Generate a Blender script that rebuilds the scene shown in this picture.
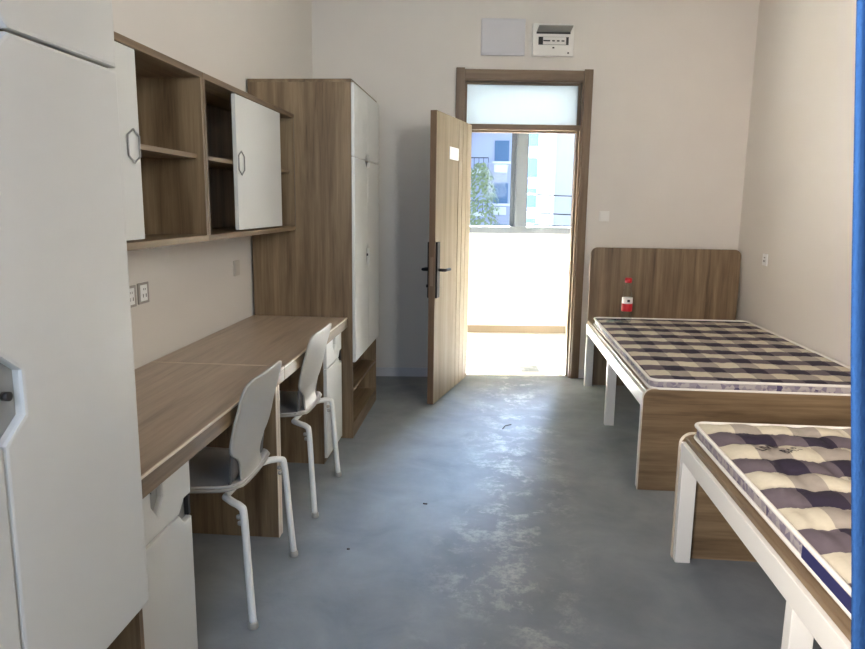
import bpy, bmesh, math, random
from mathutils import Vector, Matrix, noise
random.seed(7)
S = bpy.context.scene
for o in list(bpy.data.objects):
    bpy.data.objects.remove(o)
COL = S.collection

# ------------------------------------------------------------------ camera
F_PX, PITCH, YAW, ROLL, CAM_H = 693.93, .1704, .0818, .0130, 1.4155
r_ = Vector((math.cos(YAW), math.sin(YAW), 0)); f_ = Vector((-math.sin(YAW), math.cos(YAW), 0)); z_ = Vector((0, 0, 1))
fw = f_*math.cos(PITCH) - z_*math.sin(PITCH)
up = z_*math.cos(PITCH) + f_*math.sin(PITCH)
cr = r_*math.cos(ROLL) + up*math.sin(ROLL)
cu = up*math.cos(ROLL) - r_*math.sin(ROLL)
cam_data = bpy.data.cameras.new('camera'); cam = bpy.data.objects.new('camera', cam_data); COL.objects.link(cam)
m = Matrix((cr, cu, -fw)).transposed().to_4x4(); m.translation = (0, 0, CAM_H)
cam.matrix_world = m
cam_data.sensor_width = 36.0; cam_data.lens = F_PX/865*36.0; cam_data.clip_start = .02; cam_data.clip_end = 500
S.camera = cam

# ------------------------------------------------------------------ world, sun, daylight, added fill lamps, exposure
W = bpy.data.worlds.new('daylight_sky'); S.world = W; W.use_nodes = True
wn = W.node_tree; bg = wn.nodes['Background']
wtc = wn.nodes.new('ShaderNodeTexCoord'); wsep = wn.nodes.new('ShaderNodeSeparateXYZ'); wr = wn.nodes.new('ShaderNodeValToRGB')
wn.links.new(wtc.outputs['Generated'], wsep.inputs[0]); wn.links.new(wsep.outputs['Z'], wr.inputs[0]); wn.links.new(wr.outputs[0], bg.inputs[0])
wr.color_ramp.elements[0].position = 0.0; wr.color_ramp.elements[0].color = (.74, .87, 1, 1)
wr.color_ramp.elements[1].position = .8; wr.color_ramp.elements[1].color = (.55, .74, 1, 1)
bg.inputs[1].default_value = 2.75

sun_d = bpy.data.lights.new('sun', 'SUN'); sun_d.energy = 460; sun_d.angle = math.radians(.6); sun_d.color = (1, .985, .985)
sun = bpy.data.objects.new('sun', sun_d); COL.objects.link(sun)
sun.rotation_euler = Vector((.04, -1.0, -1.16)).to_track_quat('-Z', 'Y').to_euler()

glow_d = bpy.data.lights.new('low_sky_glow', 'SUN'); glow_d.energy = 8.2; glow_d.angle = math.radians(9); glow_d.color = (.50, .68, 1)
glow = bpy.data.objects.new('low_sky_glow', glow_d); COL.objects.link(glow)
glow.rotation_euler = Vector((-.20, -1.0, -.45)).to_track_quat('-Z', 'Y').to_euler()

def area(name, loc, target, sx, sy, power, color):
    d = bpy.data.lights.new(name, 'AREA'); d.shape = 'RECTANGLE'; d.size = sx; d.size_y = sy; d.energy = power; d.color = color
    o = bpy.data.objects.new(name, d); COL.objects.link(o); o.location = loc
    o.rotation_euler = (Vector(target)-Vector(loc)).to_track_quat('-Z', 'Y').to_euler()
    return o
area('balcony_daylight', (-.45, -.33, 1.9), (-.05, 2.3, 0), .9, 1.1, 17, (.45, .62, 1))
side = area('added_left_wall_fill', (1.45, -.24, 2.2), (-1.4, 4.0, 2.3), .9, 1.2, 26, (.92, .97, 1)); side.data.spread = math.radians(72)  # added fill lamp in front of solid wall, brightens the upper left wall
beam = area('added_right_wall_fill', (-.55, -.33, 1.75), (2.0, 1.55, 1.8), .9, 1.3, 92, (1, .87, .76)); beam.data.spread = math.radians(88)  # added narrow fill beam, aimed to brighten the right wall

S.view_settings.view_transform = 'Standard'; S.view_settings.look = 'None'
S.view_settings.exposure = 0.0; S.view_settings.gamma = 1.0; S.view_settings.use_curve_mapping = False
S.cycles.sample_clamp_indirect = 0.0      # keep the full energy bounced in from the sunlit corridor

# ------------------------------------------------------------------ materials
def srgb(r, g, b):
    f = lambda c: (c/255/12.92 if c/255 <= .04045 else ((c/255+.055)/1.055)**2.4)
    return (f(r), f(g), f(b), 1)
def mat(name, col, rough=.5, metal=0, spec=.5, bump=0, bscale=40, var=.0, vscale=6):
    M = bpy.data.materials.new(name); M.use_nodes = True; nt = M.node_tree; b = nt.nodes['Principled BSDF']
    b.inputs['Base Color'].default_value = col; b.inputs['Roughness'].default_value = rough; b.inputs['Metallic'].default_value = metal
    b.inputs['Specular IOR Level'].default_value = spec
    tc = nt.nodes.new('ShaderNodeTexCoord')
    if var:
        n = nt.nodes.new('ShaderNodeTexNoise'); n.inputs['Scale'].default_value = vscale; n.inputs['Detail'].default_value = 5
        nt.links.new(tc.outputs['Object'], n.inputs['Vector'])
        mx = nt.nodes.new('ShaderNodeMix'); mx.data_type = 'RGBA'
        mx.inputs[6].default_value = tuple(c*(1-var) for c in col[:3])+(1,); mx.inputs[7].default_value = tuple(min(1, c*(1+var)) for c in col[:3])+(1,)
        nt.links.new(n.outputs['Fac'], mx.inputs[0]); nt.links.new(mx.outputs[2], b.inputs['Base Color'])
    if bump:
        n = nt.nodes.new('ShaderNodeTexNoise'); n.inputs['Scale'].default_value = bscale; n.inputs['Detail'].default_value = 6
        nt.links.new(tc.outputs['Object'], n.inputs['Vector'])
        bp = nt.nodes.new('ShaderNodeBump'); bp.inputs['Strength'].default_value = bump; bp.inputs['Distance'].default_value = .01
        nt.links.new(n.outputs['Fac'], bp.inputs['Height']); nt.links.new(bp.outputs['Normal'], b.inputs['Normal'])
    return M
def wood(name, axis, dark, mid, light, rough=.45, cross=16):
    M = bpy.data.materials.new(name); M.use_nodes = True; nt = M.node_tree; b = nt.nodes['Principled BSDF']
    tc = nt.nodes.new('ShaderNodeTexCoord'); mp = nt.nodes.new('ShaderNodeMapping')
    sc = [cross]*3; sc['XYZ'.index(axis)] = cross*.055
    mp.inputs['Scale'].default_value = sc
    nt.links.new(tc.outputs['Object'], mp.inputs['Vector'])
    n1 = nt.nodes.new('ShaderNodeTexNoise'); n1.inputs['Scale'].default_value = 1.0; n1.inputs['Detail'].default_value = 7; n1.inputs['Roughness'].default_value = .62; n1.inputs['Distortion'].default_value = .5
    n2 = nt.nodes.new('ShaderNodeTexNoise'); n2.inputs['Scale'].default_value = 7; n2.inputs['Detail'].default_value = 3
    nt.links.new(mp.outputs[0], n1.inputs['Vector']); nt.links.new(mp.outputs[0], n2.inputs['Vector'])
    ad = nt.nodes.new('ShaderNodeMath'); ad.operation = 'MULTIPLY_ADD'; ad.inputs[1].default_value = .22; 
    nt.links.new(n2.outputs['Fac'], ad.inputs[0]); nt.links.new(n1.outputs['Fac'], ad.inputs[2])
    cr_ = nt.nodes.new('ShaderNodeValToRGB'); e = cr_.color_ramp.elements
    e[0].position = .40; e[0].color = dark; e[1].position = .80; e[1].color = light
    x = e.new(.58); x.color = mid
    nt.links.new(ad.outputs[0], cr_.inputs[0]); nt.links.new(cr_.outputs[0], b.inputs['Base Color'])
    b.inputs['Roughness'].default_value = rough
    bp = nt.nodes.new('ShaderNodeBump'); bp.inputs['Strength'].default_value = .08; bp.inputs['Distance'].default_value = .004
    nt.links.new(ad.outputs[0], bp.inputs['Height']); nt.links.new(bp.outputs['Normal'], b.inputs['Normal'])
    return M
OAK = (srgb(84, 67, 47), srgb(115, 95, 70), srgb(142, 122, 94))
TOP_SHEEN = (srgb(140, 122, 104), srgb(168, 149, 129), srgb(188, 169, 149))  # sheen on the desktops is put into this lighter, greyer tone
oak_z = wood('oak_upright_grain', 'Z', *OAK); oak_y = wood('oak_lengthwise_grain', 'Y', *OAK); oak_x = wood('oak_crosswise_grain', 'X', *OAK)
HON = (srgb(138, 123, 101), srgb(151, 136, 113), srgb(163, 149, 127))
desk_wood = wood('desk_top_sheen_grain', 'Y', *TOP_SHEEN, rough=.33)
door_wood = wood('pale_door_veneer', 'Z', *HON, rough=.75, cross=14)
door_wood.node_tree.nodes['Principled BSDF'].inputs['Specular IOR Level'].default_value = .25
door_edge_wood = wood('door_edge_veneer', 'Z', srgb(100, 78, 58), srgb(116, 92, 70), srgb(130, 104, 80))
CAS = (srgb(92, 74, 54), srgb(110, 90, 68), srgb(126, 106, 82))
casing_z = wood('casing_upright_grain', 'Z', *CAS); casing_x = wood('casing_crosswise_grain', 'X', *CAS)
edge_pale = mat('pale_edge_band_and_highlight', srgb(214, 200, 180), .4)
plaster = mat('white_plaster', srgb(213, 208, 200), .85, bump=.05, bscale=18, var=.015, vscale=1.5)
ceil_m = mat('white_ceiling', srgb(228, 224, 216), .9, var=.01)
white_lam = mat('white_laminate', srgb(203, 204, 199), .38, var=.008, vscale=2)
white_steel = mat('white_powder_coat', srgb(232, 230, 222), .4, bump=.02, bscale=120)
white_plastic = mat('white_chair_plastic', srgb(164, 160, 150), .38)
grey_pad = mat('grey_seat_pad', srgb(186, 184, 180), .7, bump=.1, bscale=200)
shade_pad = mat('shade_grey_pad', srgb(92, 90, 88), .8, bump=.1, bscale=200)  # darkened so the panel blends with the dim space under the desk
recess_grey = mat('grey_handle_recess', srgb(150, 152, 148), .35, metal=.3)
grey_metal = mat('brushed_grey_metal', srgb(150, 150, 148), .35, metal=.8)
dark_metal = mat('dark_lock_metal', srgb(38, 36, 36), .4, metal=.3)
black_plastic = mat('black_satin_plastic', srgb(14, 14, 15), .55, spec=.2)
film_grey = mat('grey_socket_surround', srgb(150, 144, 136), .4)
faint_plate = mat('wall_coloured_plate', srgb(196, 188, 178), .5)
socket_white = mat('white_socket_plastic', srgb(236, 236, 234), .3)
plate_grey = mat('light_grey_plate', srgb(202, 201, 204), .5)
box_white = mat('off_white_box_plastic', srgb(226, 224, 218), .45)
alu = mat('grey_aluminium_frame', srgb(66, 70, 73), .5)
alu_d = mat('darker_grey_aluminium_profile', srgb(50, 55, 60), .5)  # darker aluminium tone for some sashes and the railings
tan_tile = mat('tan_skirting_tile', srgb(120, 104, 80), .5, var=.06)
corr_floor = mat('cream_corridor_floor', srgb(206, 199, 186), .5, var=.08, vscale=9)
paper = mat('white_paper', srgb(244, 243, 240), .45)
red_plastic = mat('red_bottle_cap', srgb(200, 22, 34), .4)
red_label = mat('red_bottle_label', srgb(196, 26, 38), .5)
white_label = mat('white_bottle_label', srgb(235, 232, 225), .5)
ink = mat('dark_ink', srgb(40, 34, 40), .8)
piping_m = mat('white_piping', srgb(228, 224, 216), .8, bump=.1, bscale=200)
navy_m = mat('navy_fabric', srgb(34, 36, 86), .85)
debris_m = mat('dark_scrap', srgb(74, 70, 66), .9)

def glass_mat(name, tint, gloss):
    M = bpy.data.materials.new(name); M.use_nodes = True; nt = M.node_tree; nt.nodes.clear()
    out = nt.nodes.new('ShaderNodeOutputMaterial'); mx = nt.nodes.new('ShaderNodeMixShader')
    t = nt.nodes.new('ShaderNodeBsdfTransparent'); t.inputs[0].default_value = tint
    g = nt.nodes.new('ShaderNodeBsdfGlossy'); g.inputs['Roughness'].default_value = .03
    lw = nt.nodes.new('ShaderNodeLayerWeight'); lw.inputs[0].default_value = .5
    pw = nt.nodes.new('ShaderNodeMath'); pw.operation = 'POWER'; pw.inputs[1].default_value = 3.0; nt.links.new(lw.outputs['Facing'], pw.inputs[0])
    fr = nt.nodes.new('ShaderNodeMath'); fr.operation = 'MULTIPLY_ADD'; fr.inputs[1].default_value = gloss; fr.inputs[2].default_value = .004; nt.links.new(pw.outputs[0], fr.inputs[0])
    nt.links.new(fr.outputs[0], mx.inputs[0]); nt.links.new(t.outputs[0], mx.inputs[1]); nt.links.new(g.outputs[0], mx.inputs[2]); nt.links.new(mx.outputs[0], out.inputs[0])
    return M
window_glass = glass_mat('window_glass', (.93, .96, .97, 1), .42)
pet = glass_mat('clear_bottle_plastic', (.90, .93, .94, 1), .5)
film_m = glass_mat('clear_blue_film', (.62, .80, .88, 1), .5)
def frosted():
    M = bpy.data.materials.new('frosted_glass'); M.use_nodes = True; nt = M.node_tree; nt.nodes.clear()
    out = nt.nodes.new('ShaderNodeOutputMaterial'); mx = nt.nodes.new('ShaderNodeMixShader'); mx.inputs[0].default_value = .12
    t = nt.nodes.new('ShaderNodeBsdfTranslucent'); t.inputs[0].default_value = (.60, .68, .75, 1)
    g = nt.nodes.new('ShaderNodeBsdfGlossy'); g.inputs['Roughness'].default_value = .35
    nt.links.new(t.outputs[0], mx.inputs[1]); nt.links.new(g.outputs[0], mx.inputs[2]); nt.links.new(mx.outputs[0], out.inputs[0])
    return M
frosted_glass = frosted()

def floor_mat():
    M = bpy.data.materials.new('grey_concrete_floor'); M.use_nodes = True; nt = M.node_tree; b = nt.nodes['Principled BSDF']; L = nt.links.new
    tc = nt.nodes.new('ShaderNodeTexCoord')
    def nz(scale, detail, rough=.55, dist=0):
        n = nt.nodes.new('ShaderNodeTexNoise'); n.inputs['Scale'].default_value = scale; n.inputs['Detail'].default_value = detail
        n.inputs['Roughness'].default_value = rough; n.inputs['Distortion'].default_value = dist; L(tc.outputs['Object'], n.inputs['Vector']); return n
    def mth(op, a, bb, clamp=False):
        k = nt.nodes.new('ShaderNodeMath'); k.operation = op; k.use_clamp = clamp
        for i, v in enumerate((a, bb)):
            if isinstance(v, (int, float)): k.inputs[i].default_value = v
            elif v is not None: L(v, k.inputs[i])
        return k.outputs[0]
    def rng(v, a, c, lo=0, hi=1):
        k = nt.nodes.new('ShaderNodeMapRange'); L(v, k.inputs[0]); k.inputs[1].default_value = a; k.inputs[2].default_value = c; k.inputs[3].default_value = lo; k.inputs[4].default_value = hi; return k.outputs[0]
    sep = nt.nodes.new('ShaderNodeSeparateXYZ'); L(tc.outputs['Object'], sep.inputs[0])
    # worn walking line scattered with plaster dust
    px = mth('ADD', mth('SUBTRACT', sep.outputs['X'], mth('MULTIPLY', sep.outputs['Y'], .045)), .02)
    band = rng(mth('ABSOLUTE', px, None), .04, .36, 1, 0)
    n_a = nz(5.5, 10, .72, .25); n_b = nz(2.6, 4, .5); n_c = nz(34, 6, .65, .2)
    blot = rng(n_a.outputs['Fac'], .49, .58)
    patch = rng(n_b.outputs['Fac'], .34, .52)
    fine = rng(n_c.outputs['Fac'], .34, .56)
    st = mth('MULTIPLY', mth('MULTIPLY', blot, patch), mth('MULTIPLY', band, fine))
    st = mth('MULTIPLY', st, .55)
    mix0 = nt.nodes.new('ShaderNodeMix'); mix0.data_type = 'RGBA'
    mix0.inputs[6].default_value = srgb(124, 128, 131); mix0.inputs[7].default_value = srgb(146, 150, 152)
    L(rng(nz(3.2, 9, .6, .4).outputs['Fac'], .3, .7), mix0.inputs[0])
    mix1 = nt.nodes.new('ShaderNodeMix'); mix1.data_type = 'RGBA'
    L(st, mix1.inputs[0]); L(mix0.outputs[2], mix1.inputs[6]); mix1.inputs[7].default_value = srgb(214, 212, 206)
    # cracks / trowel scratches
    L(mix1.outputs[2], b.inputs['Base Color'])
    L(rng(n_b.outputs['Fac'], .3, .7, .58, .70), b.inputs['Roughness'])
    b.inputs['Specular IOR Level'].default_value = .10
    bp = nt.nodes.new('ShaderNodeBump'); bp.inputs['Strength'].default_value = .12; bp.inputs['Distance'].default_value = .01
    L(nz(30, 6, .6).outputs['Fac'], bp.inputs['Height']); L(bp.outputs[0], b.inputs['Normal'])
    return M
floor_m = floor_mat()

def gingham(name, ox, oy, px, py):
    """cream / grey / violet-black woven check; x and y phases in metres"""
    M = bpy.data.materials.new(name); M.use_nodes = True; nt = M.node_tree; b = nt.nodes['Principled BSDF']; L = nt.links.new
    tc = nt.nodes.new('ShaderNodeTexCoord'); sep = nt.nodes.new('ShaderNodeSeparateXYZ'); L(tc.outputs['Object'], sep.inputs[0])
    def sq(out, off, per):
        a = nt.nodes.new('ShaderNodeMath'); a.operation = 'SUBTRACT'; L(out, a.inputs[0]); a.inputs[1].default_value = off
        d = nt.nodes.new('ShaderNodeMath'); d.operation = 'DIVIDE'; L(a.outputs[0], d.inputs[0]); d.inputs[1].default_value = per
        fr = nt.nodes.new('ShaderNodeMath'); fr.operation = 'FRACT'; L(d.outputs[0], fr.inputs[0])
        lt = nt.nodes.new('ShaderNodeMath'); lt.operation = 'LESS_THAN'; L(fr.outputs[0], lt.inputs[0]); lt.inputs[1].default_value = .5
        return lt.outputs[0]
    sx, sy = sq(sep.outputs['X'], ox, px), sq(sep.outputs['Y'], oy, py)
    def mix(f, a, c):
        k = nt.nodes.new('ShaderNodeMix'); k.data_type = 'RGBA'; L(f, k.inputs[0])
        for i, v in ((6, a), (7, c)):
            if isinstance(v, tuple): k.inputs[i].default_value = v
            else: L(v, k.inputs[i])
        return k.outputs[2]
    lightrow = mix(sx, srgb(204, 196, 176), srgb(162, 153, 143)); darkrow = mix(sx, srgb(102, 92, 99), srgb(48, 41, 58))
    c = mix(sy, lightrow, darkrow)
    n = nt.nodes.new('ShaderNodeTexNoise'); n.inputs['Scale'].default_value = 60; L(tc.outputs['Object'], n.inputs['Vector'])
    hv = nt.nodes.new('ShaderNodeMix'); hv.data_type = 'RGBA'; hv.blend_type = 'MULTIPLY'; hv.inputs[0].default_value = .15
    L(c, hv.inputs[6]); L(n.outputs['Fac'], hv.inputs[7]); L(hv.outputs[2], b.inputs['Base Color'])
    b.inputs['Roughness'].default_value = .8; b.inputs['Specular IOR Level'].default_value = .25
    return M
def print_side(name):
    M = bpy.data.materials.new(name); M.use_nodes = True; nt = M.node_tree; b = nt.nodes['Principled BSDF']; L = nt.links.new
    tc = nt.nodes.new('ShaderNodeTexCoord'); n = nt.nodes.new('ShaderNodeTexVoronoi'); n.inputs['Scale'].default_value = 45; L(tc.outputs['Object'], n.inputs['Vector'])
    r = nt.nodes.new('ShaderNodeValToRGB'); r.color_ramp.interpolation = 'CONSTANT'; e = r.color_ramp.elements
    e[0].color = srgb(182, 175, 174); e[1].position = .4; e[1].color = srgb(158, 150, 158); k = e.new(.7); k.color = srgb(134, 126, 142); k = e.new(.94); k.color = srgb(84, 76, 108)
    sp = nt.nodes.new('ShaderNodeSeparateColor'); L(n.outputs['Color'], sp.inputs[0]); L(sp.outputs[0], r.inputs[0]); L(r.outputs[0], b.inputs['Base Color'])
    b.inputs['Roughness'].default_value = .85
    return M
side_print = print_side('violet_printed_side_fabric')
def cloth_blue():
    M = mat('blue_woven_cloth', srgb(14, 38, 70), .9, bump=.25, bscale=260, var=.12, vscale=90, spec=.08)
    return M
blue_cloth = cloth_blue()

# ------------------------------------------------------------------ geometry helpers
def tag(o, label=None, cat=None, group=None, kind=None):
    if label: o['label'] = label
    if cat: o['category'] = cat
    if group: o['group'] = group
    if kind: o['kind'] = kind
    return o
def thing(name, label, cat, loc=(0, 0, 0), rotz=0, group=None):
    o = bpy.data.objects.new(name, None); o.empty_display_size = .1; COL.objects.link(o)
    o.location = loc; o.rotation_euler = (0, 0, rotz)
    return tag(o, label, cat, group)
class MB:
    def __init__(s): s.bm = bmesh.new()
    def box(s, x0, x1, y0, y1, z0, z1, bev=0, seg=2):
        g = bmesh.ops.create_cube(s.bm, size=1); vs = g['verts']
        bmesh.ops.scale(s.bm, vec=(x1-x0, y1-y0, z1-z0), verts=vs); bmesh.ops.translate(s.bm, vec=((x0+x1)/2, (y0+y1)/2, (z0+z1)/2), verts=vs)
        if bev:
            es = list({e for v in vs for e in v.link_edges}); bmesh.ops.bevel(s.bm, geom=es, offset=bev, segments=seg, affect='EDGES', profile=.6)
        return s
    def prism(s, pts, vec, bev=0, seg=2, which='front'):
        """polygon pts (3-D) extruded along vec; bev rounds the rim of the far face ('front') or both"""
        vs = [s.bm.verts.new(p) for p in pts]; f = s.bm.faces.new(vs)
        ex = bmesh.ops.extrude_face_region(s.bm, geom=[f]); nv = [v for v in ex['geom'] if isinstance(v, bmesh.types.BMVert)]
        bmesh.ops.translate(s.bm, vec=vec, verts=nv)
        nf = [q for q in ex['geom'] if isinstance(q, bmesh.types.BMFace)]
        allf = {q for v in vs+nv for q in v.link_faces}
        bmesh.ops.recalc_face_normals(s.bm, faces=list(allf))
        if bev:
            es = list(nf[0].edges)
            if which == 'both': es += list(f.edges)
            bmesh.ops.bevel(s.bm, geom=es, offset=bev, segments=seg, affect='EDGES', profile=.6)
        return s
    def tube(s, pts, r, n=12, caps=True):
        pts = [Vector(p) for p in pts]; rs = r if isinstance(r, (list, tuple)) else [r]*len(pts)
        rings = []; ref = None
        for i, p in enumerate(pts):
            d = (pts[min(i+1, len(pts)-1)]-pts[max(i-1, 0)]).normalized()
            if ref is None: ref = d.orthogonal().normalized()
            a = (ref - d*ref.dot(d)).normalized(); b = d.cross(a); ref = a
            rings.append([s.bm.verts.new(p+(a*math.cos(t)+b*math.sin(t))*rs[i]) for t in [2*math.pi*k/n for k in range(n)]])
        for A, B in zip(rings, rings[1:]):
            for k in range(n): s.bm.faces.new((A[k], A[(k+1) % n], B[(k+1) % n], B[k])).smooth = True
        if caps: s.bm.faces.new(list(reversed(rings[0]))); s.bm.faces.new(rings[-1])
        return s
    def lathe(s, prof, c=(0, 0, 0), n=24, caps=True):
        rings = [[s.bm.verts.new((c[0]+r*math.cos(2*math.pi*k/n), c[1]+r*math.sin(2*math.pi*k/n), c[2]+z)) for k in range(n)] for r, z in prof]
        for A, B in zip(rings, rings[1:]):
            for k in range(n): s.bm.faces.new((A[k], A[(k+1) % n], B[(k+1) % n], B[k])).smooth = True
        if caps: s.bm.faces.new(list(reversed(rings[0]))); s.bm.faces.new(rings[-1])
        return s
    def grid(s, fn, nu, nv, smooth=True):
        vs = [[s.bm.verts.new(fn(i/nu, j/nv)) for j in range(nv+1)] for i in range(nu+1)]
        for i in range(nu):
            for j in range(nv):
                f = s.bm.faces.new((vs[i][j], vs[i+1][j], vs[i+1][j+1], vs[i][j+1])); f.smooth = smooth
        return s
    def build(s, name, material, parent=None, loc=None, rotz=0):
        me = bpy.data.meshes.new(name); s.bm.to_mesh(me); s.bm.free(); me.materials.append(material)
        o = bpy.data.objects.new(name, me); COL.objects.link(o)
        if parent: o.parent = parent
        if loc: o.location = loc; o.rotation_euler = (0, 0, rotz)
        return o
def struct(name, mb, material, loc=None, rotz=0, parent=None):
    return tag(mb.build(name, material, parent, loc, rotz), kind='structure')
def copy_tree(o, parent=None):
    c = o.copy(); COL.objects.link(c)
    if parent: c.parent = parent
    for ch in [x for x in bpy.data.objects if x.parent == o]: copy_tree(ch, c)
    return c
def smooth_curve(pts, k=6):
    P = [Vector(p) for p in pts]; out = []
    for i in range(len(P)-1):
        p0, p1, p2, p3 = P[max(i-1, 0)], P[i], P[i+1], P[min(i+2, len(P)-1)]
        for j in range(k):
            t = j/k; out.append(.5*((2*p1)+(p2-p0)*t+(2*p0-5*p1+4*p2-p3)*t*t+(3*p1-p0-3*p2+p3)*t**3))
    out.append(P[-1]); return out
def interp(tab, v):
    for (a, x), (b, y) in zip(tab, tab[1:]):
        if v <= b: return x+(y-x)*max(0, (v-a))/(b-a)
    return tab[-1][1]

# ------------------------------------------------------------------ room shell
XL, XR, YF, ZC = -1.416, 2.012, -.25, 3.2
YB, TH = 5.684, math.atan(.0949)            # back wall stands slightly askew
BW = dict(loc=(0, YB, 0), rotz=TH)
k = 1/math.cos(TH)
struct('floor', MB().box(XL-.1, XR+.1, YF-.1, 5.684+.0949*XR+.3, -.12, 0), floor_m)
struct('wall_left', MB().box(XL-.12, XL, YF-.1, 5.62, 0, ZC), plaster)
struct('wall_right', MB().box(XR, XR+.12, YF-.1, 5.98, 0, ZC), plaster)
struct('ceiling', MB().box(XL-.12, XR+.12, YF-.1, 5.95, ZC, ZC+.12), ceil_m)
wf = MB().box(XL-.12, -1.15, YF-.12, YF, 0, ZC).box(-.05, XR+.12, YF-.12, YF, 0, ZC).box(-1.15, -.05, YF-.12, YF, 2.55, ZC).box(-1.15, -.05, YF-.12, YF, 0, .4)
struct('wall_front', wf, plaster)
# back wall with the door opening (local x along the wall, y into the corridor)
OX0, OX1, OZ = -.30, .757, 2.42
WT = .20
wb = MB().box(-1.55, OX0, 0, WT, 0, ZC).box(OX1, 2.16, 0, WT, 0, ZC).box(OX0, OX1, 0, WT, OZ, ZC)
struct('wall_back', wb, plaster, **BW)
bb = MB().box(-1.42, -.306, -.012, 0, 0, .075, .003).box(.766, 2.02, -.012, 0, 0, .075, .003)
struct('baseboard_back', bb, mat('grey_white_skirting_paint', srgb(196, 196, 198), .5), **BW)
# door frame: casings on the room face, jambs through the wall, transom bar
CW = .068
fr = MB().box(-.306, -.306+CW, -.02, 0, 0, 2.472, .004).box(.764-CW, .764, -.02, 0, 0, 2.472, .004)
fr.box(-.30, -.228, 0, WT, 0, 2.42, .003).box(.682, .757, 0, WT, 0, 2.42, .003)
fr.box(-.228, -.214, .05, .11, 0, 2.40).box(.668, .682, .05, .11, 0, 2.40)
frame = struct('trim_1', fr, casing_z, **BW)
hd = MB().box(-.306+CW, .764-CW, -.016, 0, 2.385, 2.462, .004).box(-.228, .682, 0, WT, 2.375, 2.42, .003).box(-.228, .682, 0, WT, 2.01, 2.052, .003)
hd.box(-.214, .668, .05, .11, 1.995, 2.012).box(-.214, .668, .05, .11, 2.36, 2.376)
struct('door_head', hd, casing_x, parent=frame)
tr = MB().box(-.214, .668, .074, .080, 2.05, 2.362)
struct('window_1', tr, frosted_glass, **BW)

# corridor beyond the door
CY0, CY1 = WT, 2.08
struct('floor_corridor', MB().box(-2.6, 3.4, CY0, CY1+.02, -.12, -.002).box(OX0, OX1, .05, CY0, -.12, .001), corr_floor, **BW)
struct('ceiling_corridor', MB().box(-2.6, 3.4, CY0, CY1+.3, 2.75, 2.87), ceil_m, **BW)
struct('wall_corridor_left', MB().box(-2.72, -2.6, CY0, CY1+.2, 0, 2.75), plaster, **BW)
struct('wall_corridor_right', MB().box(3.4, 3.52, CY0, CY1+.2, 0, 2.75), plaster, **BW)
WX0, WX1, WZ0, WZ1 = -1.5, 2.3, 1.12, 2.5
wc = MB().box(-2.72, 3.52, CY1, CY1+.2, 0, WZ0).box(-2.72, 3.52, CY1, CY1+.2, WZ1, 2.75).box(-2.72, WX0, CY1, CY1+.2, WZ0, WZ1).box(WX1, 3.52, CY1, CY1+.2, WZ0, WZ1)
struct('wall_corridor_outer', wc, plaster, **BW)
struct('baseboard_corridor', MB().box(-2.6, 3.4, CY1-.012, CY1, 0, .085, .003), tan_tile, **BW)
# aluminium sliding window
wy = CY1+.002
wfr = MB().box(WX0, WX1, CY1-.012, wy+.043, WZ0-.004, WZ0+.072, .004).box(WX0, WX1, wy, wy+.09, WZ1-.04, WZ1, .004)
wfr.box(WX0, WX0+.04, wy, wy+.09, WZ0, WZ1).box(WX1-.04, WX1, wy, wy+.09, WZ0, WZ1)
wfr.box(.452, .585, wy-.010, wy+.05, WZ0+.06, WZ1-.03, .006)
w2 = struct('window_2', wfr, alu, **BW)
def sash(x0, x1, y, material):
    s = MB()
    for a, b in ((x0, x0+.05), (x1-.05, x1)): s.box(a, b, y, y+.03, WZ0+.03, WZ1-.03, .004)
    for a, b in ((WZ0+.03, WZ0+.075), (WZ1-.09, WZ1-.03)): s.box(x0+.045, x1-.045, y, y+.03, a, b, .004)
    o = s.build('window_sash', material, w2)
    MB().box(x0+.045, x1-.045, y+.012, y+.017, WZ0+.07, WZ1-.085).build('window_pane', window_glass, o)
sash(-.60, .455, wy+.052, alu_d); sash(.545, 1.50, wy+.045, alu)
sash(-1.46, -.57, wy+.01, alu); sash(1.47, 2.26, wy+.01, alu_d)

# ------------------------------------------------------------------ open door leaf
P0, P1 = Vector((-.380, 4.776, 0)), Vector((-.172, 5.645, 0))
du = (P0-P1); LEN = du.length; ang = math.atan2(du.y, du.x)
# local x: from hinge to free edge, local y>0: toward the room's right (visible face at y=0), thickness toward -y
LZ0, LZ1, LT = .012, 2.040, .045
plan = [(0, 0)]
for u in (.135, .245, .355):
    plan += [(u-.004, 0), (u-.004, -.004), (u+.004, -.004), (u+.004, 0)]
plan += [(LEN, 0), (LEN, -LT), (0, -LT)]
# the visible face looks toward +X: check the side
side = 1 if Vector((-du.y, du.x)).dot(Vector((1, 0))) > 0 else -1
plan = [(x, y*side) for x, y in plan]
leaf = struct('door_1', MB().prism([(x, y, LZ0) for x, y in plan], (0, 0, LZ1-LZ0)), door_wood, loc=tuple(P1), rotz=ang)
MB().box(LEN-.001, LEN+.0015, *sorted((-.0005*side, -(LT-.0005)*side)), LZ0, LZ1).build('door_edge', door_edge_wood, leaf)
def Yb(a, b): return sorted((a*side, b*side))
lp = MB().box(LEN-.075, LEN-.008, *Yb(0, .014), .775, 1.165, .005).build('lock_plate', black_plastic, leaf)
MB().tube([(LEN-.045, .012*side, .97), (LEN-.045, .06*side, .97)], .011).tube(smooth_curve([(LEN-.045, .055*side, .97), (LEN-.06, .062*side, .97), (LEN-.16, .060*side, .968)]), .0105).build('door_lever', black_plastic, lp)
lp2 = MB().box(LEN-.075, LEN-.008, *Yb(-LT-.014, -LT), .775, 1.165, .005).build('lock_plate', black_plastic, leaf)
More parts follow.
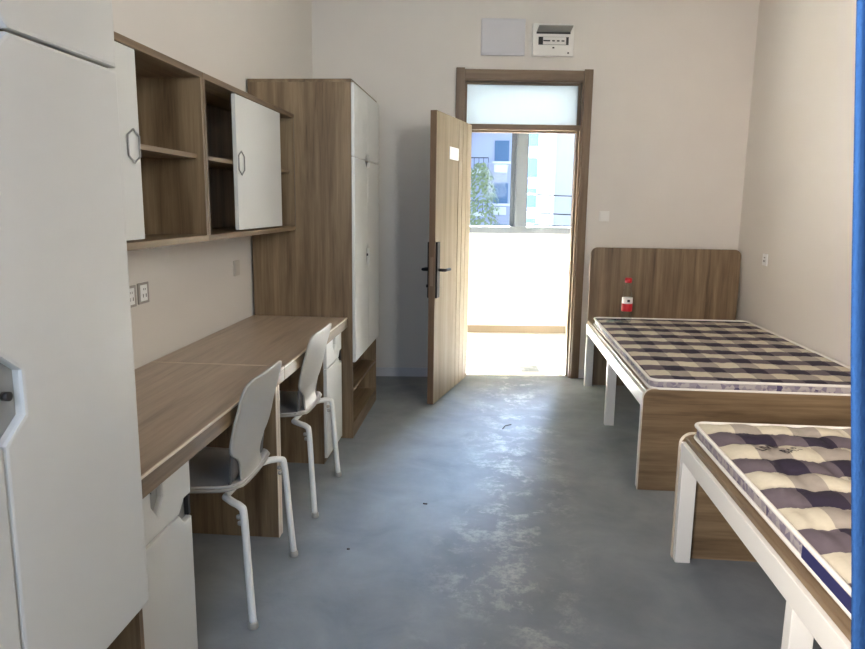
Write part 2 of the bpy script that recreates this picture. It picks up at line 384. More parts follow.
MB().tube([(LEN-.045, -(LT+.012)*side, .97), (LEN-.045, -(LT+.06)*side, .97)], .011).tube(smooth_curve([(LEN-.045, -(LT+.055)*side, .97), (LEN-.06, -(LT+.062)*side, .97), (LEN-.16, -(LT+.06)*side, .968)]), .0105).build('door_lever', black_plastic, lp2)
MB().lathe([(.011, 0), (.011, .02)], (LEN-.045, -(LT+.022)*side, .845), 14).build('thumb_turn', black_plastic, lp2)
MB().box(LEN, LEN+.003, *Yb(-.034, -.011), .86, 1.06, .001).build('latch_plate', mat('warm_grey_latch_plate', srgb(140, 118, 98), .4, metal=.3), leaf)
pn = MB().box(-.112, .112, *Yb(0, .0025), -.044, .044).build('paper_notice', paper, loc=tuple(P1+du.normalized()*.48+Vector((0, 0, 1.785))), rotz=ang)
pn.location = pn.location + Vector((-du.y, du.x, 0)).normalized()*side*.001
tag(pn, 'small white square of paper stuck on the open wooden door', 'notice')

# ------------------------------------------------------------------ wardrobes
def half_hex_door(mb, y0, y1, z0, z1, xf, notches, t=.018, bev=.007):
    """door facing +X, polygon in (y, z) counter-clockwise, with hexagon notches"""
    pts = [(y0, z0)] + notches.get('bl', []) + notches.get('bottom', []) + notches.get('br', []) + [(y1, z0)]
    pts = []
    pts += notches.get('bl', [(y0, z0)]); pts += notches.get('br', [(y1, z0)]); pts += notches.get('right', [])
    pts += notches.get('tr', [(y1, z1)]); pts += notches.get('top', []); pts += notches.get('tl', [(y0, z1)]); pts += notches.get('left', [])
    return mb.prism([(xf-t, y, z) for y, z in pts], (t, 0, 0), bev, 2)
def wardrobe(name, label, y0, y1, xf, group=None):
    """origin at (xf, y0, 0) on the floor; wardrobe runs along +y, front faces +x"""
    w = y1-y0; H = 2.11; D = xf-XL-.012; T = .018; zb, zg = .479, 1.686
    t = thing(name, label, 'wardrobe', (xf, y0, 0), 0, group)
    fx = -.020                                   # carcass front plane, doors overlay it
    for a, b in ((0, T), (w-T, w)):
        MB().box(-D, fx, a, b, 0, H-T, .001).build('side_panel', oak_z, t)
    MB().box(-D, fx+.004, 0, w, H-T, H, .001).build('top_panel', oak_y, t)
    MB().box(-D, -D+.008, T, w-T, .05, H-T).build('back_panel', oak_z, t)
    MB().box(-D+.008, fx, T, w-T, .072, .09).box(fx-.016, fx, T, w-T, .0, .072).build('plinth', oak_y, t)
    MB().box(-D+.008, fx-.004, T, w-T, .285, .303, .001).build('shelf', oak_y, t)
    for a, b in ((zb+.004, zb+.022), (zg-.009, zg+.009)): MB().box(-D+.008, fx-.002, T, w-T, a, b, .001).build('inner_deck', oak_y, t)
    mid = w/2; g = .0025; zh = 1.092
    hx, hz = .055, .078
    for sgn in (-1, 1):
        yi = mid+sgn*g/1.0; yo = .0015 if sgn < 0 else w-.0015
        a, b = (yo, yi) if sgn < 0 else (yi, yo)
        side_notch = [(yi, zh-hz), (yi+sgn*hx, zh-hz*.5), (yi+sgn*hx, zh+hz*.5), (yi, zh+hz)]
        corner_t = [(yi, zg-g-.038), (yi+sgn*.045, zg-g-.038), (yi+sgn*.095, zg-g)]
        corner_b = [(yi, zg+g+.038), (yi+sgn*.045, zg+g+.038), (yi+sgn*.095, zg+g)]
        if sgn > 0: low = dict(left=list(reversed(side_notch)), tl=list(reversed(corner_t))); upn = dict(bl=corner_b)
        else: low = dict(right=side_notch, tr=corner_t); upn = dict(br=list(reversed(corner_b)))
        d = half_hex_door(MB(), a, b, zb, zg-g, 0, low).build('door', white_lam, t)
        h = MB().box(-.0195, -.0182, *sorted((yi-sgn*.001, yi+sgn*(hx+.012))), zh-hz-.012, zh+hz+.012).build('handle', recess_grey, d)
        MB().tube([(-.018, yi+sgn*.028, zh), (-.006, yi+sgn*.028, zh)], .008, 12).build('door_lock', dark_metal, d)
        MB().box(-.0195, -.0182, *sorted((yi-sgn*.001, yi+sgn*.105)), zg-.05, zg-.003).build('handle', dark_metal, d)
        u = half_hex_door(MB(), a, b, zg+g, H-T-.002, 0, upn).build('upper_door', white_lam, t)
        MB().box(-.0195, -.0182, *sorted((yi-sgn*.001, yi+sgn*.105)), zg+.003, zg+.05).build('handle', recess_grey, u)
    return t
wardrobe('wardrobe', 'tall wardrobe at the near left with large white doors filling the photo edge', .595, 1.457, -.786, 'tall white doored wardrobes')
wardrobe('wardrobe', 'tall oak sided wardrobe at the far end of the desks near the back wall', 4.019, 4.890, -.789, 'tall white doored wardrobes')

# ------------------------------------------------------------------ wall cabinets
def hex_ring(mb, c, w, h, off, r=.0042):
    y, z = c
    pts = [(off, y, z+h/2), (off, y+w*.9, z+h*.27), (off, y+w*.9, z-h*.27), (off, y, z-h/2), (off, y-w*.25, z-h*.27), (off, y-w*.25, z+h*.27)]
    return mb.tube(pts+[pts[0], pts[1]], r, 8, False)
def wall_cabinet(label, y0, y1, dy0, dy1):
    w = y1-y0; X0, xf = XL, -1.137; D = xf-X0; z0, z1, T = 1.261, 1.915, .024
    t = thing('wall_cabinet', label, 'cabinet', (xf, y0, 0), 0, 'oak wall cabinets above the desks')
    MB().box(-D, 0, 0, w, z1-T, z1, .0015).build('top_panel', oak_y, t)
    MB().box(-D, 0, 0, w, z0, z0+T, .0015).build('bottom_panel', oak_y, t)
    for a, b in ((0, .020), (w-.020, w)): MB().box(-D, 0, a, b, z0+T, z1-T, .0015).build('side_panel', oak_z, t)
    MB().box(-D, -D+.008, .02, w-.02, z0+T, z1-T).build('back_panel', oak_z, t)
    MB().box(-D+.008, -.026, .02, w-.02, 1.585, 1.603, .001).build('shelf', edge_oak, t)
    a, b = dy0-y0, dy1-y0
    d = MB().box(-.020, -.002, a, b, z0+T+.008, z1-T-.003, .0015).build('door', white_lam, t)
    return t, d, a, b
edge_oak = oak_y
t, d, a, b = wall_cabinet('oak wall cabinet beside the near wardrobe, its open shelves right of the white door', 1.468, 2.742, 1.575, 2.222)
def handle_on(d, yc, zc):
    # flat hexagonal loop standing off the door
    h, w = .104, .072
    pts = [(.0035, yc, zc+h/2), (.0035, yc+w/2, zc+h*.30), (.0035, yc+w/2, zc-h*.30), (.0035, yc, zc-h/2), (.0035, yc-w/2, zc-h*.30), (.0035, yc-w/2, zc+h*.30)]
    pts = pts+pts[:2]
    MB().tube(pts, .0032, 8, False).build('handle', grey_metal, d)
handle_on(d, b-.048, 1.588)
t, d, a, b = wall_cabinet('oak wall cabinet ending at the far wardrobe, white door between two open bays', 2.746, 4.017, 3.094, 3.752)
handle_on(d, a+.044, 1.592)

# ------------------------------------------------------------------ desks
def desk(label, y0, y1, panel_at):
    t = thing('desk', label, 'desk', (-.837, y0, 0), 0, 'oak desks along the left wall')
    D = -.837-XL-.004; w = y1-y0
    MB().box(-D, -.004, .001, w-.001, .714, .75, .002).build('desktop', desk_wood, t)
    MB().box(-.0065, 0, .001, w-.001, .742, .7505, .002).build('edge_band_and_highlight', edge_pale, t)  # pale strip paints the highlight along the brown top edge
    MB().box(-.004, -.001, .001, w-.001, .692, .742).box(-.024, -.004, .001, w-.001, .692, .714).build('front_rail', oak_y, t)
    MB().box(-D, -.007, .0, .004, .742, .7506).build('edge_band_and_highlight', edge_pale, t)
    for p in panel_at:
        MB().box(-D+.03, -.035, p-.012, p+.012, 0, .713, .0015).build('side_panel', oak_z, t)
        MB().box(-.036, -.033, p-.0115, p+.0115, 0, .713).build('edge_band_and_highlight', edge_pale, t)
    MB().box(-D+.03, -D+.046, .03, w-.03, .36, .714).build('modesty_panel', oak_y, t)
    return t
desk('near oak desk on a white drawer unit, tight against the near wardrobe', 1.459, 2.742, [2.742-1.459-.013])
desk('far oak desk whose top touches the side of the far wardrobe', 2.744, 4.017, [.013])
def pedestal(label, y0, y1, latch):
    t = thing('drawer_pedestal', label, 'drawer unit', (-.862, y0, 0), 0, 'white fronted drawer units under the desks')
    w = y1-y0; H = .7125; D = .47; T = .016
    for a, b in ((0, T), (w-T, w)): MB().box(-D, -.02, a, b, 0.0, H, .001).build('side_panel', oak_z, t)
    MB().box(-D, -.02, T, w-T, H-T, H).box(-D, -.02, T, w-T, .03, .046).box(-D, -D+.008, T, w-T, .03, H).box(-.036, -.02, T, w-T, 0, .03).build('carcass', oak_y, t)
    zs = .536; g = .002; yc = w*.5; z1 = .690
    e = w-.003
    top = [(yc+.034, z1), (yc+.034, z1-.060), (yc, z1-.100), (yc-.034, z1-.060), (yc-.034, z1)]
    dr = half_hex_door(MB(), .003, e, zs+g, z1, 0, dict(top=top, br=[(e-.080, zs+g), (e-.045, zs+.036), (e, zs+.036)])).build('drawer', white_lam, t)
    MB().box(-.0195, -.0182, yc-.042, yc+.042, z1-.11, z1).build('handle', recess_grey, dr)
    MB().tube([(-.018, yc-.004, z1-.03), (-.010, yc-.004, z1-.03)], .007, 12).build('drawer_lock', grey_metal, dr)
    tr = [(e, zs-.036), (e-.045, zs-.036), (e-.080, zs-g)]
    do = half_hex_door(MB(), .003, e, .035, zs-g, 0, dict(tr=tr)).build('door', white_lam, t)
    MB().box(-.0195, -.0182, e-.09, e, zs-.044, zs+.044).build('handle', recess_grey, do)
    MB().box(-.018, -.004, e-.014, e+.001, zs-.030, zs+.030, .002).build('door_lock', dark_metal, do)
pedestal('white drawer unit under the near desk, beside the near wardrobe', 1.462, 1.872, True)
pedestal('white drawer unit under the far desk, behind the farther chair', 3.580, 3.965, True)

# ------------------------------------------------------------------ chairs (sitter faces -x)
BW_T = [(.444, .118), (.452, .110), (.465, .104), (.50, .098), (.53, .108), (.555, .138), (.58, .182), (.605, .206), (.64, .212), (.74, .208), (.79, .210), (.815, .202), (.829, .182), (.836, .15), (.838, .14)]
BX_T = [(.444, -.064), (.450, -.068), (.465, -.074), (.50, -.079), (.56, -.074), (.60, -.066), (.70, -.044), (.838, -.004)]
def chair():
    t = thing('desk_chair', 'x', 'chair')
    def back(u, v):
        z = .444+(.838-.444)*v; s = (u-.5)*2
        hw = interp(BW_T, z)
        y = s*hw
        return (interp(BX_T, z)-.16*y*y*(1 if z > .56 else .4), y, z + (.012*(s*s) if False else 0))
    b = MB().grid(back, 14, 40).build('backrest', white_plastic, t)
    so = b.modifiers.new('thickness', 'SOLIDIFY'); so.thickness = .009; so.offset = 0
    bv = b.modifiers.new('soft_edge', 'BEVEL'); bv.width = .003; bv.segments = 2; bv.limit_method = 'ANGLE'
    SX = [(0, -.060), (.10, -.115), (.4, -.25), (.75, -.42), (.92, -.49), (1, -.505)]
    SZ = [(0, .448), (.10, .442), (.4, .436), (.75, .441), (.92, .438), (1, .423)]
    SWD = [(0, .165), (.04, .192), (.12, .2), (.5, .206), (.85, .205), (.95, .19), (1, .165)]
    def seat(off, k, v0, v1):
        def f(u, v):
            vv = v0+(v1-v0)*v
            q = (u-.5)*2
            return (interp(SX, vv), q*interp(SWD, vv)*k, interp(SZ, vv)+.020*abs(q)**3+off)
        return f
    s = MB().grid(seat(0, 1, 0, 1), 14, 30).build('seat', white_plastic, t)
    so = s.modifiers.new('thickness', 'SOLIDIFY'); so.thickness = .011; so.offset = 0
    p = MB().grid(seat(.0085, .95, .01, .97), 14, 30).build('seat_pad', grey_pad, t)
    so = p.modifiers.new('thickness', 'SOLIDIFY'); so.thickness = .006; so.offset = 0
    # low grey lumbar panel wrapping up from the seat, under-desk shade put into its colour
    RZ = [(0, .452), (.25, .475), (.6, .53), (1, .605)]; RX = [(0, -.120), (.25, -.095), (.6, -.088), (1, -.078)]; RW = [(0, .170), (.4, .165), (1, .176)]
    def riser(u, v):
        q = (u-.5)*2; y = q*interp(RW, v)
        return (interp(RX, v)+.25*y*y*(1-v), y, interp(RZ, v))
    lb = MB().grid(riser, 12, 14).build('lumbar_panel', shade_pad, t)
    so = lb.modifiers.new('thickness', 'SOLIDIFY'); so.thickness = .006; so.offset = 0
    for sg in (-1, 1):
        rear = smooth_curve([(-.115, sg*.150, .421), (-.095, sg*.170, .422), (-.070, sg*.196, .424), (-.036, sg*.219, .420), (-.022, sg*.228, .392), (-.010, sg*.237, .20), (.003, sg*.245, .012)], 6)
        l = MB().tube(rear, .0128, 12).build('leg', white_steel, t)
        MB().lathe([(.016, 0), (.018, .004), (.016, .02), (.013, .024)], (.003, sg*.245, 0), 14).build('foot_cap', white_plastic, l)
        kn = MB()
        for q, (x, z) in enumerate(((-.052, .388), (-.048, .366))): kn.lathe([(.005, 0), (.009, .003), (.009, .012), (.005, .015)], (x+.010, sg*.222, z-.01), 10)
        kn.build('clamp', white_plastic, l)
        front = smooth_curve([(-.30, sg*.10, .420), (-.38, sg*.155, .418), (-.44, sg*.20, .425), (-.462, sg*.215, .395), (-.475, sg*.225, .20), (-.485, sg*.235, .012)], 6)
        l = MB().tube(front, .0128, 12).build('leg', white_steel, t)
        MB().lathe([(.016, 0), (.018, .004), (.016, .02), (.013, .024)], (-.485, sg*.235, 0), 14).build('foot_cap', white_plastic, l)
    MB().tube([(-.115, -.15, .421), (-.115, .15, .421)], .011).build('seat_rail', white_steel, t)
    MB().tube([(-.33, -.115, .419), (-.33, .115, .419)], .011).build('seat_rail', white_steel, t)
    return t
c1 = chair(); c1.location = (-.768, 2.327, 0)
c1['label'] = 'white chair nearest the camera, tucked under the near oak desk'; c1['group'] = 'white plastic desk chairs'
c2 = copy_tree(c1); c2.location = (-.772, 3.177, 0)
c2['label'] = 'white chair farther away, tucked under the far oak desk'

# ------------------------------------------------------------------ beds
BX0, BX1 = .778, 1.955
def rounded_board(x0, x1, z0, z1, y0, y1, r, both=True):
    pts = [(x0, z0), (x1, z0)]
    if both: pts += [(x1-r+r*math.cos(a), z1-r+r*math.sin(a)) for a in [math.pi/2*i/8 for i in range(9)]]
    else: pts += [(x1, z1)]
    pts += [(x0+r-r*math.sin(a), z1-r+r*math.cos(a)) for a in [math.pi/2*i/8 for i in range(9)]]
    return MB().prism([(x, y0, z) for x, z in pts], (0, y1-y0, 0), .002, 2, 'both')
def bed(label, y_low, y_high, sgn):
    """origin at the low board; sgn=+1 runs toward +y"""
    L_ = abs(y_high-y_low)
    t = thing('single_bed', label, 'bed', (BX0, y_low, 0), 0, 'white framed oak beds along the right wall')
    w = BX1-BX0
    def ys(a, b): return sorted((sgn*a, sgn*b))
    fb = rounded_board(0, w, 0, .530, *ys(0, .024), .05).build('footboard', oak_x, t)
    # pale edging strip along the board's side and rounded corner
    r = .05; path = [(0, 0)] + [(r-r*math.cos(a), .53-r+r*math.sin(a)) for a in [math.pi/2*i/8 for i in range(9)]] + [(w-r, .53)] + [(w-r+r*math.sin(a), .53-r+r*math.cos(a)) for a in [math.pi/2*i/8 for i in range(1, 9)]] + [(w, 0)]
    e = MB(); ya, yb = ys(.001, .023)
    prev = None
    for i, (x, z) in enumerate(path):
        a = path[max(i-1, 0)]; b_ = path[min(i+1, len(path)-1)]
        d = Vector((b_[0]-a[0], b_[1]-a[1])).normalized(); n = Vector((-d.y, d.x))
        ring = [e.bm.verts.new((x+n.x*o, yy, z+n.y*o)) for o, yy in ((0, ya), (.0025, ya), (.0025, yb), (0, yb))]
        if prev:
            for q in range(4): e.bm.faces.new((prev[q], prev[(q+1) % 4], ring[(q+1) % 4], ring[q]))
        else: e.bm.faces.new(ring)
        prev = ring
    e.bm.faces.new(list(reversed(prev)))
    bmesh.ops.recalc_face_normals(e.bm, faces=e.bm.faces[:])
    e.build('edge_band_and_highlight', edge_pale, fb)
    rounded_board(.008, w-.028, 0, 1.106, *ys(L_-.024, L_), .05).build('headboard', oak_z, t)
    # steel rails
    MB().box(0, .03, *ys(.026, L_-.026), .428, .500, .003).build('side_rail', white_steel, t)
    MB().box(w-.03, w, *ys(.026, L_-.026), .428, .500, .003).build('side_rail', white_steel, t)
    for a, b in ((.04, .07), (L_/2-.02, L_/2+.02), (L_-.07, L_-.04)): MB().box(.031, w-.031, *ys(a, b), .44, .48).build('cross_rail', white_steel, t)
    MB().box(.014, w-.014, *ys(.026, L_-.026), .501, .522, .003).build('bed_deck', oak_y, t)
    for p in (.045, L_*.50, L_-.06):
        for x in (0, w-.06):
            MB().box(x, x+.06, *ys(p-.02, p+.02), 0, .43, .003).build('leg', white_steel, t)
    return t
bed('far single bed with tall oak headboard against the back wall', 3.420, 5.565, 1)
bed('near single bed at lower right, its low oak board facing the far bed', 2.748, .62, -1)

def mattress(label, x0, x1, y0, y1, z0, z1, ox, oy, px, py, seed, amp, py_q):
    """soft thin quilted mattress; origin at its base centre"""
    cx, cy = (x0+x1)/2, (y0+y1)/2
    t = thing('mattress', label, 'mattress', (cx, cy, z0), 0, 'thin checked quilted mattresses')
    w, l, h = x1-x0, y1-y0, z1-z0
    R = .045
    def outline(inset, n=10):
        r = R; hx, hy = w/2-inset, l/2-inset; out = []
        for cxx, cyy, a0 in ((hx-r, hy-r, 0), (-hx+r, hy-r, 90), (-hx+r, -hy+r, 180), (hx-r, -hy+r, 270)):
            for i in range(n+1):
                a = math.radians(a0+90*i/n); out.append((cxx+r*math.cos(a), cyy+r*math.sin(a)))
        return out
    pu, pv = px, py_q
    def top(u, v):
        x = (u-.5)*(w-.012); y = (v-.5)*(l-.012)
        hx, hy = w/2-.006, l/2-.006
        ax, ay = abs(x)-(hx-R), abs(y)-(hy-R)
        if ax > 0 and ay > 0:
            d = math.hypot(ax, ay); dm = max(ax, ay)
            if d > 1e-6:
                x = math.copysign(hx-R+ax*dm/d, x); y = math.copysign(hy-R+ay*dm/d, y)
        row = (y+cy-oy)/pv; ri = math.floor(row)
        wob = .10*math.sin((x+cx)*2*math.pi/(pu*.9)+ri*1.7)
        row = row+wob; ri = math.floor(row); fr_ = row-ri
        colv = (x+cx-ox)/(pu*.72)+.5*(ri % 2)+.22*math.sin(ri*2.3); fc = colv-math.floor(colv)
        puff = (max(0, math.sin(math.pi*fr_))**.45)*(max(0, math.sin(math.pi*fc))**.30)
        ed = min(hx-abs(x), hy-abs(y)); ef = min(1, max(0, ed/.05))
        return (x, y, h-.008+amp*puff*ef + .004*noise.noise(Vector((x*3+seed, y*3, 0))))
    nu, nv = int(w/.014), int(l/.014)
    MB().grid(top, nu, nv).build('quilted_top', gingham('checked_ticking_%d' % seed, ox-cx, oy-cy, px, py), t)
    pts = outline(.003); s = MB()
    bot = [s.bm.verts.new((x, y, .002)) for x, y in pts]; tp = [s.bm.verts.new((x*1.0, y*1.0, h-.006)) for x, y in pts]
    n = len(pts)
    for i in range(n): s.bm.faces.new((bot[i], bot[(i+1) % n], tp[(i+1) % n], tp[i])).smooth = True
    s.bm.faces.new(list(reversed(bot)))
    s.build('side_band', side_print, t)
    for z, rr in ((h-.006, .0075), (.007, .007)):
        q = [(x, y, z) for x, y in outline(.001)]; q += [q[0], q[1]]
        MB().tube(q, rr, 8, False).build('piping', piping_m, t)
    return t
m1 = mattress('checked mattress on the far bed, under the plastic bottle', .808, 1.955, 3.425, 5.385, .524, .580, .932, 3.405, .21, .235, 1, .008, .1175)
m2 = mattress('checked mattress on the near bed, beside the blue curtain', .818, 1.985, .66, 2.72, .524, .585, .932, 1.925, .21, .262, 2, .024, .131)
# navy panel sewn into the near mattress's side
MB().box(-.586, -.5815, -.33, .04, .008, .052, .001).build('side_patch', navy_m, m2)

def text_mesh(name, body, size, material, parent, loc, rot):
    c = bpy.data.curves.new(name, 'FONT'); c.body = body; c.size = size; c.extrude = .0006; c.align_x = 'CENTER'
    o = bpy.data.objects.new(name, c); dg = bpy.context.evaluated_depsgraph_get(); COL.objects.link(o)
    bpy.context.view_layer.update(); me = bpy.data.meshes.new_from_object(o.evaluated_get(bpy.context.evaluated_depsgraph_get())); COL.objects.unlink(o); bpy.data.objects.remove(o)
    q = bpy.data.objects.new(name, me); COL.objects.link(q); me.materials.clear(); me.materials.append(material); q.parent = parent; q.location = loc; q.rotation_euler = rot
    return q
cx2, cy2 = (.818+1.985)/2, (.66+2.72)/2
text_mesh('printed_lettering', 'LIVE', .046, ink, m2, (.980-cx2, 2.378-cy2, .0765), (0, 0, .55))
text_mesh('printed_lettering', 'BAR', .046, ink, m2, (1.055-cx2, 2.362-cy2, .0765), (0, 0, .55))

# ------------------------------------------------------------------ bottle and wrapper on the far mattress
bx, by, bz = 1.012, 5.165, .584
bt = thing('water_bottle', 'clear plastic bottle with red cap and red label on the far mattress', 'bottle', (bx, by, bz))
MB().lathe([(.024, 0), (.031, .006), (.032, .03), (.030, .05), (.032, .07), (.032, .15), (.031, .165), (.026, .205), (.016, .243), (.0135, .255), (.0135, .268)], n=28).build('bottle_body', pet, bt)
MB().lathe([(.0327, .072), (.0327, .122)], n=28, caps=False).build('red_label', red_label, bt)
MB().lathe([(.0326, .122), (.0326, .160)], n=28, caps=False).build('white_label', white_label, bt)
MB().box(-.006, .010, -.0345, -.0325, .134, .149, .001).build('label_mark', ink, bt)
MB().lathe([(.0185, .256), (.0215, .261), (.0215, .283), (.018, .288)], n=24).build('cap', red_plastic, bt)
bt.scale = (1.18, 1.18, 1.13)
fl = MB()
def filmf(u, v):
    x = (u-.5)*.12; y = (v-.5)*.075
    n1 = noise.noise(Vector((x*40, y*40, 3.1)))
    r = math.hypot(x/.06, y/.04)
    return (x, y, .004+max(0, .026*(1-r*.8))*(.6+.8*abs(n1)) + .004*n1)
fo = fl.grid(filmf, 22, 16, False).build('plastic_wrapper', film_m, loc=(.922, 5.135, .583))
tag(fo, 'crumpled clear blue plastic wrapper lying beside the bottle', 'wrapper')

# ------------------------------------------------------------------ blue curtain at the right
def curtain_edge(z): return -.003+interp([(.25, .330), (.75, .318), (1.097, .286), (1.333, .2585), (1.55, .2385), (2.0, .224), (2.62, .215)], z)
def cur(u, v):
    z = .25+2.37*v; x0 = curtain_edge(z)
    return (x0+.40*u, .5+.020*math.sin(u*2*math.pi*5.5+.6*v)*(.5+u) + .004*math.sin(u*40+v*9), z)
ct = thing('curtain', 'blue woven curtain hanging at the right edge beside the near mattress', 'curtain', (.45, .5, .25))
cb = MB().grid(cur, 60, 40); bmesh.ops.translate(cb.bm, vec=(-.45, -.5, -.25), verts=cb.bm.verts[:])
co = cb.build('curtain_cloth', blue_cloth, ct); sm = co.modifiers.new('thickness', 'SOLIDIFY'); sm.thickness = .004
MB().tube([(-.25, 0, 2.385), (XR-.45, 0, 2.385)], .012).build('curtain_rod', white_steel, ct)

# ------------------------------------------------------------------ electrical fittings on the back wall (wall coordinates)
def on_back(xw, z): 
    v = Vector((xw*math.cos(TH), YB+xw*math.sin(TH), z)); return v
n_in = Vector((math.sin(TH), -math.cos(TH), 0))
def bthing(name, label, cat, xw, z, group=None): 
    return thing(name, label, cat, tuple(on_back(xw, z)), TH, group)
bp_ = bthing('blank_cover_panel', 'plain light grey square panel high on the wall, left of the breaker box', 'panel', .052, 2.70)
MB().box(-.170, .170, -.014, 0, -.135, .137, .006).build('cover_plate', plate_grey, bp_)
MB().box(-.160, .160, -.0155, -.013, -.116, .128, .002).build('raised_face', plate_grey, bp_)
bk = bthing('breaker_box', 'white electrical breaker box with flap open above the door frame', 'breaker box', .438, 2.685)
MB().box(-.160, .160, -.028, 0, -.122, .118, .006).build('box_body', box_white, bk)
MB().box(-.115, .118, -.0305, -.027, -.040, .018).build('breaker_window', dark_metal, bk)
MB().box(-.080, .098, -.034, -.029, -.038, .016, .001).build('breaker_row', box_white, bk)
for x0, x1 in ((-.078, -.026), (-.010, .010), (.026, .046), (.062, .084)):
    MB().box(x0, x1, -.040, -.033, -.016, -.008, .001).build('breaker_switch', black_plastic, bk)
MB().box(-.006, .010, -.0295, -.027, -.066, -.056).build('screw_cap', black_plastic, bk)
MB().box(.112, .124, -.0295, -.027, -.104, -.092).build('screw_cap', dark_metal, bk)
MB().prism([(-.130, -.028, .052), (.128, -.028, .052), (.134, -.110, .078), (-.126, -.110, .078)], (0, -.003, .005)).build('flap', mat('smoked_grey_flap', srgb(150, 149, 142), .35), bk)
MB().box(-.132, .130, -.030, -.026, .040, .056).build('hinge_slot', dark_metal, bk)
sw = bthing('light_switch', 'white light switch on the back wall right of the door', 'switch', .910, 1.345)
MB().box(-.041, .041, -.009, 0, -.041, .041, .003).build('switch_plate', box_white, sw)
MB().box(-.030, .030, -.012, -.008, -.030, .030, .002).build('rocker', box_white, sw)

# sockets on the side walls
def socket(label, x, y, z, face, group=None, kind=0):
    s = thing('wall_socket', label, 'socket', (x, y, z), 0, group)
    a = (lambda p, q: sorted((face*p, face*q)))
    MB().box(*a(0, .008), -.043, .043, -.043, .043, .003).build('socket_plate', (socket_white, film_grey, faint_plate)[kind], s)
    if kind == 1: MB().box(*a(.0078, .010), -.030, .024, -.032, .034, .001).build('socket_face', socket_white, s)
    if kind == 2: MB().box(*a(.0078, .0095), -.026, .026, -.030, .030, .001).build('socket_face', faint_plate, s); return s
    h = MB()
    for yy, zz, r in ((-.012, -.010, .25), (.012, -.010, -.25)): h.box(*a(.0078, .0108), yy-.002, yy+.002, zz-.007, zz+.007)
    h.box(*a(.0078, .0108), -.008, -.005, .012, .020).box(*a(.0078, .0108), .005, .008, .012, .020)
    h.build('socket_holes', black_plastic, s)
    return s
socket('left of the paired white sockets on the wall above the near desk', XL, 2.607, 1.043, 1, 'paired sockets above the near desk', 1)
socket('right of the paired white sockets on the wall above the near desk', XL, 2.712, 1.046, 1, 'paired sockets above the near desk', 1)
socket('faint socket on the left wall above the far desk beside the wardrobe', XL, 3.770, 1.055, 1, None, 2)
socket('white socket on the bare right wall above the far mattress', XR, 5.285, 1.052, -1)

# ------------------------------------------------------------------ small scraps on the floor
def scrap(label, pts, r):
    c = Vector(pts[0]); o = MB().tube([Vector(p)-c for p in pts], r, 6).build('floor_scrap', debris_m, loc=tuple(c)); tag(o, label, 'scrap')
scrap('thin dark twig lying on the floor in line with the doorway', [(.108, 4.30, .006), (.125, 4.36, .008), (.165, 4.40, .005)], .0028)
scrap('dark speck on the floor near the foot of the nearer chair', [(-.56, 2.64, .006), (-.550, 2.645, .004)], .0035)
scrap('small dark speck on the floor midway between chairs and far bed', [(-.29, 3.12, .005), (-.27, 3.12, .004)], .0035)

# ------------------------------------------------------------------ outside the corridor window
def ext_mat(name, col): return mat(name, col, .8, var=.04, vscale=.6)
lilac = ext_mat('hazy_blue_render', srgb(160, 168, 196)); lilac2 = ext_mat('lilac_render', srgb(140, 140, 164)); slab_m = ext_mat('white_balcony_slab', srgb(206, 210, 222))  # distance haze and bluish backlit shade are put into the facade tones
glassy = mat('blue_window_glass', srgb(84, 112, 146), .6, spec=.15); cyan_glass = mat('cyan_window_glass', srgb(64, 138, 148), .6, spec=.15); pale_r = ext_mat('white_render', srgb(206, 210, 218))
struct('ground', MB().box(-120, 120, 9.5, 160, -6.2, -6), mat('dark_asphalt', srgb(40, 42, 42), .9))
A = thing('apartment_block', 'blue grey apartment block with balconies seen through the left window pane', 'building', (-2.2, 50, -6))
MB().box(-30, 3.65, 0, 10, 0, 52).build('wall', lilac, A)  # unseen upper height and left wing added so its shade covers the ground
for i in range(6):
    z = .9+2.9*i
    sl = MB().box(-5.6, 1.9, -1.4, 0, z, z+.28).build('balcony_slab', slab_m, A)
    rl = MB().box(-5.6, 1.9, -1.4, -1.34, z+1.0, z+1.07)
    for k in range(24): rl.box(-5.6+k*.325, -5.56+k*.325, -1.4, -1.36, z+.28, z+1.0)
    rl.build('balcony_railing', alu_d, sl)
    wd = MB().box(-2.2, -.4, -.06, 0, z+.4, z+2.3).build('window', glassy, A)
    MB().box(-1.35, -1.25, -.1, -.05, z+.4, z+2.3).build('window_mullion', slab_m, wd)
    wd = MB().box(2.3, 3.3, -.06, 0, z+.9, z+2.3).build('window', glassy, A)
    MB().box(2.15, 3.45, -.3, 0, z+.72, z+.88).build('window_sill', slab_m, wd)
    MB().box(2.3, 3.2, -.55, -.08, z+.1, z+.65, .03).build('air_conditioner', pale_r, A)
Bq = thing('apartment_block', 'pale lilac tower with cyan window strip seen through the right window pane', 'building', (5.2, 72, -6))
MB().box(-3.2, .8, 0, 10, 0, 74).build('wall', lilac2, Bq)  # unseen extra height added to keep sun off the ground in front
for i in range(10):
    z = .8+3.0*i
    wd = MB().box(-1.95, -.75, -.08, 0, z+.5, z+2.4).build('window', cyan_glass, Bq)
    MB().box(-2.1, -.6, -.35, 0, z+.3, z+.48).build('window_sill', slab_m, wd)
Cq = thing('apartment_block', 'white block at the far right of the corridor window view', 'building', (11.5, 80, -6))
MB().box(-4.6, 6, 0, 10, 0, 19).build('wall', pale_r, Cq)
for i in range(5): MB().box(.6, 2.4, -.08, 0, 1.2+3.2*i, 2.9+3.2*i).build('window', glassy, Cq)
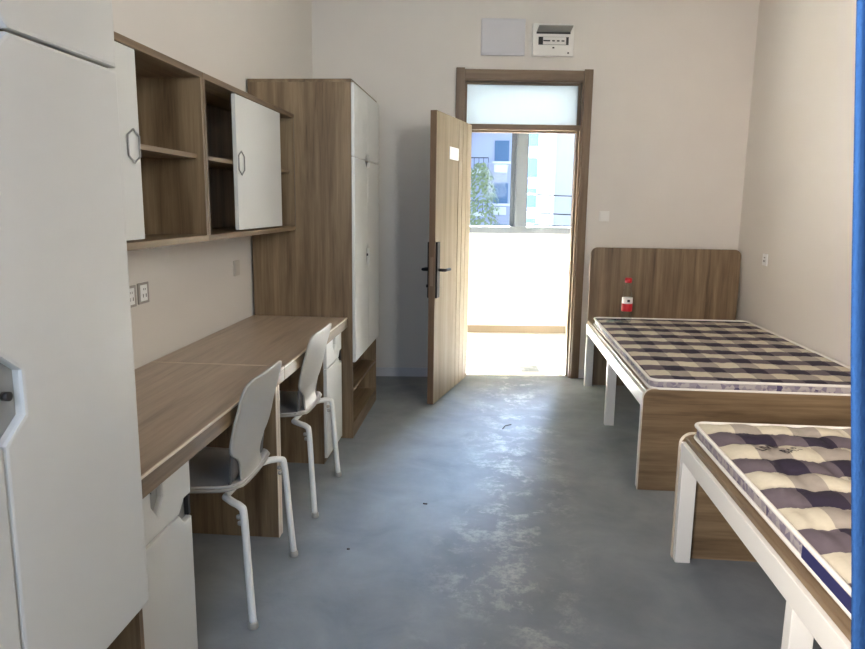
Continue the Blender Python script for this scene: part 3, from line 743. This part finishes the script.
tr_ = thing('leafy_tree', 'sunlit yellow green tree in front of the apartment block outside', 'tree', (-.55, 32, -6))
MB().tube([(0, 0, 0), (.05, 0, 3), (-.05, .05, 6.2)], [.2, .15, .06], 10).build('trunk', mat('tree_bark', srgb(110, 96, 80), .9), tr_)
lf = MB()
for i in range(1500):
    th, ph = random.uniform(0, 6.283), math.acos(random.uniform(-1, 1)); rr = random.uniform(.2, 1)**.5
    zc = random.uniform(4.0, 9.3); rad = 1.0*math.sqrt(max(.02, 1-((zc-6.4)/2.95)**2))
    p = Vector((rr*rad*math.cos(th), rr*rad*math.sin(th), zc))
    n = Vector((math.cos(th)*math.sin(ph), math.sin(th)*math.sin(ph), abs(math.cos(ph)))); a = n.orthogonal().normalized()*.10; b_ = n.cross(a).normalized()*.055
    vs = [lf.bm.verts.new(p+q) for q in (a, b_, -a, -b_)]; lf.bm.faces.new(vs)
lm = bpy.data.materials.new('pale_green_leaves'); lm.use_nodes = True
nt = lm.node_tree; nt.nodes.clear(); out = nt.nodes.new('ShaderNodeOutputMaterial'); mx = nt.nodes.new('ShaderNodeMixShader'); mx.inputs[0].default_value = .5
d1 = nt.nodes.new('ShaderNodeBsdfDiffuse'); d1.inputs[0].default_value = srgb(160, 172, 140); d2 = nt.nodes.new('ShaderNodeBsdfTranslucent'); d2.inputs[0].default_value = srgb(96, 112, 76)
nt.links.new(d1.outputs[0], mx.inputs[1]); nt.links.new(d2.outputs[0], mx.inputs[2]); nt.links.new(mx.outputs[0], out.inputs[0])
lf.build('crown', lm, tr_)
for lab, za, zb_ in (('highest', 2.33, 2.6), ('middle', 1.09, 1.35), ('lowest', .26, .75)):
    p0, p1 = Vector((1.46, 49.9, za)), Vector((16, 44, zb_))
    o = MB().tube([(p1-p0)*(q/16)-Vector((0, 0, .35*(1-((q-8)/8)**2))) for q in range(17)], .036, 6).build('overhead_cable', dark_metal, loc=tuple(p0))
    tag(o, '%s of the three overhead cables crossing the right window pane' % lab, 'cable', 'overhead cables outside')
